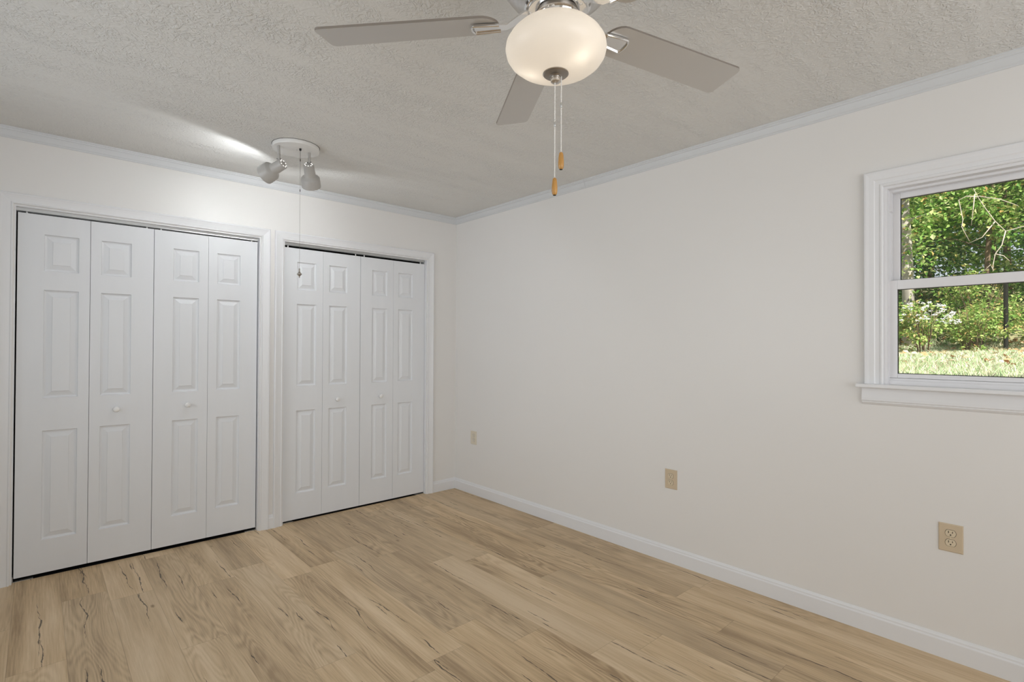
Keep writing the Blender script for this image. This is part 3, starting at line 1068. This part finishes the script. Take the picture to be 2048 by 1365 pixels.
# ------------------------------------------------------------------ ceiling spotlight with two heads
SX, SY = -1.7045, -.7640
spot = tag(empty('ceiling_spotlight', (SX, SY, H)), 'white two-head ceiling spotlight with a hanging pull chain', 'spotlight')
m = MB()
m.lathe([(.129, 0), (.129, -.016), (.1265, -.021), (.120, -.0225), (.004, -.0235)], 64, (SX, SY, H - .0005))
m.build('canopy', CANOPY, spot, smooth=True, angle=35)
m = MB()
m.lathe([(.131, 0), (.131, -.0015)], 64, (SX, SY, H))
m.build('canopy_gasket', SLOT, spot)
m = MB()
m.lathe([(.004, 0), (.004, -.003), (.002, -.004)], 12, (SX - .002, SY - .02, H - .0235))
m.build('canopy_screw', STEEL, spot, smooth=True)


def spot_head(cap, axis, joint, top, power):
    ax = Vector(axis).normalized()
    cap = Vector(cap)
    s = MB()
    s.tube([Vector(top) + Vector((0, 0, .003)), Vector(joint) + Vector((0, 0, .028))], .0075, 12)
    s.tube([Vector(joint) + Vector((0, 0, .028)), Vector(joint) + Vector((0, 0, .024)), Vector(joint) + Vector((0, 0, -.004))], [.006, .0085, .0085], 12)
    st = s.build('stem', SPOTPAINT, spot, smooth=True, angle=40)
    j = MB()
    j.lathe([(.0035, -.011), (.0035, .011)], 10, joint, ldir)
    j.build('joint_screw', BLACKPART, st, smooth=True, angle=40)
    h = MB()
    prof = [(.006, .0), (.026, .0), (.030, .004), (.032, .070), (.034, .074), (.049, .083), (.0535, .090), (.0550, .141), (.0525, .141), (.0510, .092), (.047, .086), (.031, .077), (.029, .072), (.027, .006), (.006, .003)]
    h.lathe(prof, 48, cap, ax, caps=False)
    hd = h.build('spot_head', SPOTPAINT, spot, smooth=True, angle=35)
    q = Vector((0, 0, 1)).rotation_difference(ax).to_matrix()
    v = MB()
    for k in range(8):
        a_ = 2 * PI * k / 8 + .2
        v.lathe([(.0040, 0), (.0040, .0006)], 12, cap + q @ Vector((.0205 * math.cos(a_), .0205 * math.sin(a_), -.0006)), ax)
    v.lathe([(.0062, .0), (.0062, .003)], 16, cap, ax, mi=1)
    v.build('vent_holes', [VENT_GLOW, SPOTPAINT], hd)
    b = MB()
    b.lathe([(.012, .045), (.014, .07), (.030, .098), (.0325, .112), (.028, .126), (.012, .134), (.002, .136)], 32, cap, ax)
    b.build('bulb', BULB, hd, smooth=True)
    lp = lamp('spotlight_light', 'SPOT', cap + ax * .140, power, (0.95, 0.98, 1.0), ax, spot_size=math.radians(172), spot_blend=.25, shadow_soft_size=.03)
    return hd


spot_head((-1.7842, -.7935, 2.3159), (-.470, .797, -.379), (-1.8034, -.7765, 2.342), (-1.8061, -.7748, 2.4165), 6.3)
spot_head((-1.6389, -.7825, 2.3474), (.365, .605, -.707), (-1.6325, -.7780, 2.362), (-1.633, -.7786, 2.4165), 6.3)

CX, CY = -1.6974, -.812
m = MB()
m.tube([(CX, CY, 2.4165), (CX, CY, 2.27)], .0012, 6)
m.tube([(CX, CY, 2.27), (CX, CY, 1.725)], .0007, 6)
ch = m.build('pull_chain', GREYCHAIN, spot, smooth=True)
m = MB()
m.lathe([(.003, .003), (.0062, .001), (.0062, -.010), (.003, -.013)], 14, (CX, CY, 2.4165))
m.build('chain_outlet', BLACKPART, spot, smooth=True)
for zc in (2.350, 2.175):
    m = MB()
    m.lathe([(.0012, .008), (.0022, .004), (.0022, -.004), (.0012, -.008)], 8, (CX, CY, zc))
    m.build('chain_connector', BLACKPART, ch, smooth=True)
m = MB()
m.lathe([(.001, 1.727), (.0035, 1.724), (.0035, 1.712), (.0028, 1.710), (.0050, 1.706), (.0060, 1.702), (.0135, 1.695), (.0135, 1.691), (.0060, 1.685), (.0030, 1.680), (.0030, 1.674), (.0005, 1.671)], 20, (CX, CY, 0))
m.build('pendant', DARKNICKEL, ch, smooth=True, angle=40)


# ------------------------------------------------------------------ outside: ground, lawn, shrubs, woods
def gz(x, y):
    """rising lawn, then a low wooded bank"""
    z = 0.98 + 0.042 * max(0, min(x, 7.2))
    if x > 7.2:
        z += min(x - 7.2, 7.0) * .25
    return z + .02 * math.sin(x * 1.7 + y * 2.1)


m = MB()
nx, ny = 60, 40
vs = [(.16 + 24 * i / nx, -13 + 20 * j / ny, gz(.16 + 24 * i / nx, -13 + 20 * j / ny)) for j in range(ny + 1) for i in range(nx + 1)]
fs = [(j * (nx + 1) + i, j * (nx + 1) + i + 1, (j + 1) * (nx + 1) + i + 1, (j + 1) * (nx + 1) + i) for j in range(ny) for i in range(nx)]
m.add(vs, fs)
tag(m.build('ground', SOIL, smooth=True), 'rising ground outside the window', 'ground', kind='structure')

rg = random.Random(3)
m = MB()
for i in range(34000):
    x = rg.uniform(1.2, 7.6)
    y = rg.uniform(-4.3, -1.2)
    z = gz(x, y)
    h = rg.uniform(.02, .055) * (1.5 if rg.random() < .06 else 1)
    a = rg.uniform(0, 2 * PI)
    w = rg.uniform(.004, .008)
    lx, ly = rg.gauss(0, .6) * h, rg.gauss(0, .6) * h
    m.add([(x - w * math.cos(a), y - w * math.sin(a), z - .005), (x + w * math.cos(a), y + w * math.sin(a), z - .005), (x + lx, y + ly, z + h)], [(0, 1, 2)])
tag(m.build('grass', GRASS), 'pale green and straw coloured lawn grass outside the window', 'grass', kind='stuff')

m = MB()
for i in range(520):
    x, y = rg.uniform(3.4, 7.6), rg.uniform(-4.3, -1.4)
    z = gz(x, y) + rg.uniform(.015, .045)
    s = rg.uniform(.025, .05)
    a = rg.uniform(0, 2 * PI)
    mt = Euler((rg.gauss(0, .4), rg.gauss(0, .4), a)).to_matrix()
    m.add([Vector((x, y, z)) + mt @ Vector(p) for p in ((-s, 0, 0), (-.3 * s, -.6 * s, .2 * s), (s, 0, 0), (-.3 * s, .6 * s, .2 * s))], [(0, 1, 2), (0, 2, 3)])
tag(m.build('fallen_leaves', FALLEN), 'brown autumn leaves scattered over the lawn', 'leaves', kind='stuff')


def leaves(n, sampler, smin, smax, mat, name, parent, rnd):
    m = MB()
    for i in range(n):
        p, out = sampler(rnd)
        s = rnd.uniform(smin, smax)
        d = (out + Vector((rnd.gauss(0, .7), rnd.gauss(0, .7), rnd.gauss(-.1, .5)))).normalized()
        side = d.cross(Vector((rnd.gauss(0, .35), rnd.gauss(0, .35), 1))).normalized()
        up = side.cross(d)
        w = s * rnd.uniform(.28, .42)
        m.add([p, p + d * s * .45 + side * w + up * s * .10, p + d * s - up * s * .08, p + d * s * .45 - side * w + up * s * .10], [(0, 1, 2), (0, 2, 3)])
    return m.build(name, mat, parent)


def blob(cx, cy, cz, rx, ry, rz, shell=.35, clumps=0, rseed=0):
    cl = []
    rr = random.Random(rseed)
    for _ in range(clumps):
        v = Vector((rr.gauss(0, 1), rr.gauss(0, 1), rr.gauss(0, 1))).normalized() * rr.uniform(.35, 1.0)
        cl.append((Vector((v.x * rx, v.y * ry, v.z * rz)), rr.uniform(.16, .32)))

    def f(rnd):
        if cl:
            c, rad = rnd.choice(cl)
            v = Vector((rnd.gauss(0, 1), rnd.gauss(0, 1), rnd.gauss(0, 1))).normalized() * rnd.uniform(.3, 1.0)
            p = c + Vector((v.x * rad * rx * 1.4, v.y * rad * ry * 1.4, v.z * rad * rz * .75))
            return Vector((cx, cy, cz)) + p, v
        v = Vector((rnd.gauss(0, 1), rnd.gauss(0, 1), rnd.gauss(0, 1))).normalized()
        k = rnd.uniform(shell, 1.0)
        return Vector((cx + v.x * rx * k, cy + v.y * ry * k, cz + v.z * rz * k)), v
    return f


def tree(label, loc, h, crown_r, mat, nleaf, seed, bark=BARK, trunk_r=.05, leaf=(.05, .09), low=.25, dead=False):
    rnd = random.Random(seed)
    e = tag(empty('tree', loc), label, 'tree')
    L0 = Vector(loc)
    m = MB()
    lean = Vector((rnd.uniform(-.2, .2), rnd.uniform(-.2, .2), 0))
    tp = [L0 + Vector((0, 0, -.1)), L0 + Vector((0, 0, h * .3)) + lean * .2, L0 + Vector((0, 0, h * .65)) + lean * .7, L0 + Vector((0, 0, h * .95)) + lean]
    m.tube(tp, [trunk_r * 1.2, trunk_r, trunk_r * .7, trunk_r * .25], 10)
    m.build('trunk', bark, e, smooth=True)
    for i in range(7):
        b = MB()
        t = rnd.uniform(low, .9)
        p0 = L0 + Vector((0, 0, h * t)) + lean * t
        a = rnd.uniform(0, 2 * PI)
        l = crown_r * rnd.uniform(.6, 1.0)
        p1 = p0 + Vector((math.cos(a) * l * .5, math.sin(a) * l * .5, l * .25))
        p2 = p0 + Vector((math.cos(a + .3) * l, math.sin(a + .3) * l, l * .30))
        b.tube([p0, p1, p2], [trunk_r * .3, trunk_r * .2, trunk_r * .08], 6)
        b.build('branch', bark, e, smooth=True)
    cz = h * (low + 1.05) / 2
    leaves(nleaf, blob(L0.x, L0.y, L0.z + cz, crown_r, crown_r, h * (1.05 - low) / 2, clumps=46, rseed=seed), leaf[0], leaf[1], mat, 'crown', e, rnd)
    return e


def shrub(name, label, loc, rx, h, mat, nleaf, seed, leaf=(.03, .06), flowers=0, group=None, cat='shrub'):
    rnd = random.Random(seed)
    e = tag(empty(name, loc), label, cat, group)
    L0 = Vector(loc)
    m = MB()
    for i in range(14):
        a = rnd.uniform(0, 2 * PI)
        k = rnd.uniform(.2, .9) * rx
        m.tube([L0 + Vector((.05 * math.cos(a), .05 * math.sin(a), -.03)), L0 + Vector((k * .6 * math.cos(a), k * .6 * math.sin(a), h * .55)),
                L0 + Vector((k * math.cos(a), k * math.sin(a), h * rnd.uniform(.8, 1.0)))], [.006, .004, .002], 5)
    m.build('stems', BARK, e, smooth=True)
    leaves(nleaf, blob(L0.x, L0.y, L0.z + h * .52, rx, rx, h * .52, clumps=26, rseed=seed), leaf[0], leaf[1], mat, 'foliage', e, rnd)
    if flowers:
        for i in range(flowers):
            m = MB()
            a = rnd.uniform(0, 2 * PI)
            u = rnd.uniform(.15, 1)
            th = math.acos(u)
            c = L0 + Vector((rx * math.sin(th) * math.cos(a), rx * math.sin(th) * math.sin(a), h * .52 + h * .50 * u))
            for q in range(rnd.randint(6, 12)):
                p = c + Vector((rnd.gauss(0, .012), rnd.gauss(0, .012), rnd.gauss(0, .007)))
                r_ = rnd.uniform(.006, .011)
                m.add([p + Vector((r_, 0, 0)), p + Vector((0, r_, 0)), p + Vector((-r_, 0, 0)), p + Vector((0, -r_, 0)), p + Vector((0, 0, r_ * .6)), p - Vector((0, 0, r_ * .6))],
                      [(0, 1, 4), (1, 2, 4), (2, 3, 4), (3, 0, 4), (1, 0, 5), (2, 1, 5), (3, 2, 5), (0, 3, 5)])
            m.build('flower_cluster', PETAL, e)
    return e


def at(x, y):
    return (x, y, gz(x, y))


shrub('flowering_shrub', 'shrub covered in white flower clusters at the wood edge', at(5.62, -2.42), .36, .66, LEAF_C, 1500, 11, (.03, .055), flowers=85, cat='shrub')
shrub('shrub', 'low yellow-green shrub between the flowering shrub and the fence post', at(6.15, -2.85), .42, .62, LEAF_C, 1700, 12)
shrub('shrub', 'broad-leaved green shrub just left of the black fence post', at(6.85, -2.72), .34, .60, LEAF_A, 800, 13, (.05, .10))
shrub('shrub', 'yellowish shrub right of the black fence post', at(6.9, -3.55), .45, .75, LEAF_C, 1700, 14)
shrub('shrub', 'shrub behind the white flowering shrub under the trees', at(7.0, -1.85), .5, .75, LEAF_B, 1500, 15)
shrub('shrub', 'tall loose shrub behind the low yellow-green shrub', at(7.4, -2.75), .5, 1.0, LEAF_C, 1900, 16)
m = MB()
m.lathe([(.024, -.15), (.024, .93), (.027, .935), (.027, .955), (.012, .965)], 16, at(6.289, -3.146))
tag(m.build('fence_post', BLACKPART, smooth=True, angle=40), 'black metal fence post standing at the lawn edge', 'fence post')

rg = random.Random(9)


def bank(rnd):
    x, y = rnd.uniform(7.3, 13.5), rnd.uniform(-6.5, 1.5)
    return Vector((x, y, gz(x, y) + abs(rnd.gauss(0, .32)))), Vector((-.5, 0, .6))


o = leaves(15000, bank, .05, .10, LEAF_U, 'undergrowth', None, rg)
tag(o, 'dense dim undergrowth covering the wooded bank', 'undergrowth', kind='stuff')

trees = [
    ('loose bright green tree behind the pale trunk', at(8.2, -1.2), 4.2, 1.05, LEAF_A, 8000, 27, BARK, .04, .06),
    ('tree with a pale trunk at the window edge above the flowering shrub', at(6.95, -2.03), 4.2, .75, LEAF_A, 2600, 21, PALEBARK, .07, .14),
    ('leafy bright green tree above the low yellow-green shrub', at(8.3, -2.75), 4.0, 1.05, LEAF_A, 8500, 22, BARK, .035, .06),
    ('bright green tree behind the black fence post', at(8.7, -3.75), 4.2, 1.1, LEAF_A, 8500, 23, BARK, .04, .06),
    ('darker green tree deeper in the woods behind the pale trunk', at(10.2, -1.2), 5.2, 1.5, LEAF_B, 9500, 24, BARK, .06, .05),
    ('darker green tree deeper in the woods above the fence post', at(10.0, -2.9), 5.0, 1.4, LEAF_B, 9500, 25, BARK, .05, .05),
]
for a in trees:
    tree(*a[:6], a[6], a[7], a[8], low=a[9])
# copies that close the woods behind; nothing tells them apart in the photo
src = tree('dim green trees in the depth of the woods', at(13.0, -2.4), 6.2, 2.0, LEAF_B, 14000, 31, BARK, .10, (.09, .15), low=.02)
src['group'] = 'trees deep in the woods'
for x, y, s, r in ((12.4, 1.2, 1.0, 1.0), (12.2, -5.4, 1.05, 2.2), (17.2, -.6, 1.2, 3.1), (16.8, -4.6, 1.2, 4.0), (16.5, 3.0, 1.25, 5.2)):
    c = dup(src)
    c.location = at(x, y)
    c.scale = (s, s, s)
    c.rotation_euler = (0, 0, r)

# bare dead sapling standing right of the window view; its pale branches reach across it
BRANCHES = [
    (6.6, [(-3.712, 2.635), (-3.399, 2.875), (-3.122, 2.820), (-3.021, 2.967), (-2.929, 3.151), (-2.855, 3.317), (-2.818, 3.428)]),
    (6.6, [(-3.122, 2.820), (-3.086, 2.645), (-3.021, 2.534), (-3.003, 2.396), (-3.003, 2.294)]),
    (6.6, [(-2.818, 3.373), (-2.800, 3.161), (-2.781, 2.949)]),
    (6.6, [(-2.855, 3.336), (-3.067, 3.253), (-3.242, 3.133)]),
    (6.6, [(-2.855, 3.327), (-2.735, 3.363), (-2.652, 3.327), (-2.698, 3.041), (-2.689, 2.939), (-2.772, 2.728)]),
    (6.6, [(-3.003, 2.313), (-2.975, 2.396), (-2.883, 2.285)]),
    (6.6, [(-3.021, 2.534), (-3.104, 2.497), (-3.159, 2.423)]),
    (6.6, [(-3.021, 2.967), (-2.892, 2.774), (-2.745, 2.709)]),
]
SB = Vector(at(6.6, -3.70))
sap = tag(empty('dead_sapling', SB), 'bare dead sapling with pale twisting branches', 'dead tree')
m = MB()
m.tube([SB + Vector((0, 0, -.1)), Vector((6.6, -3.72, 1.9)), Vector((6.6, -3.63, 2.45)), Vector((6.62, -3.70, 3.0)), Vector((6.62, -3.62, 3.7))], [.022, .019, .016, .012, .006], 8)
m.build('trunk', DEADWOOD, sap, smooth=True)
for x_, pts in BRANCHES:
    m = MB()
    n = len(pts)
    m.tube([Vector((x_ - .03 * max(0, i - 2), y, z)) for i, (y, z) in enumerate(pts)], [.0075 * (1 - .55 * i / (n - 1)) for i in range(n)], 6)
    m.build('branch', DEADWOOD, sap, smooth=True)
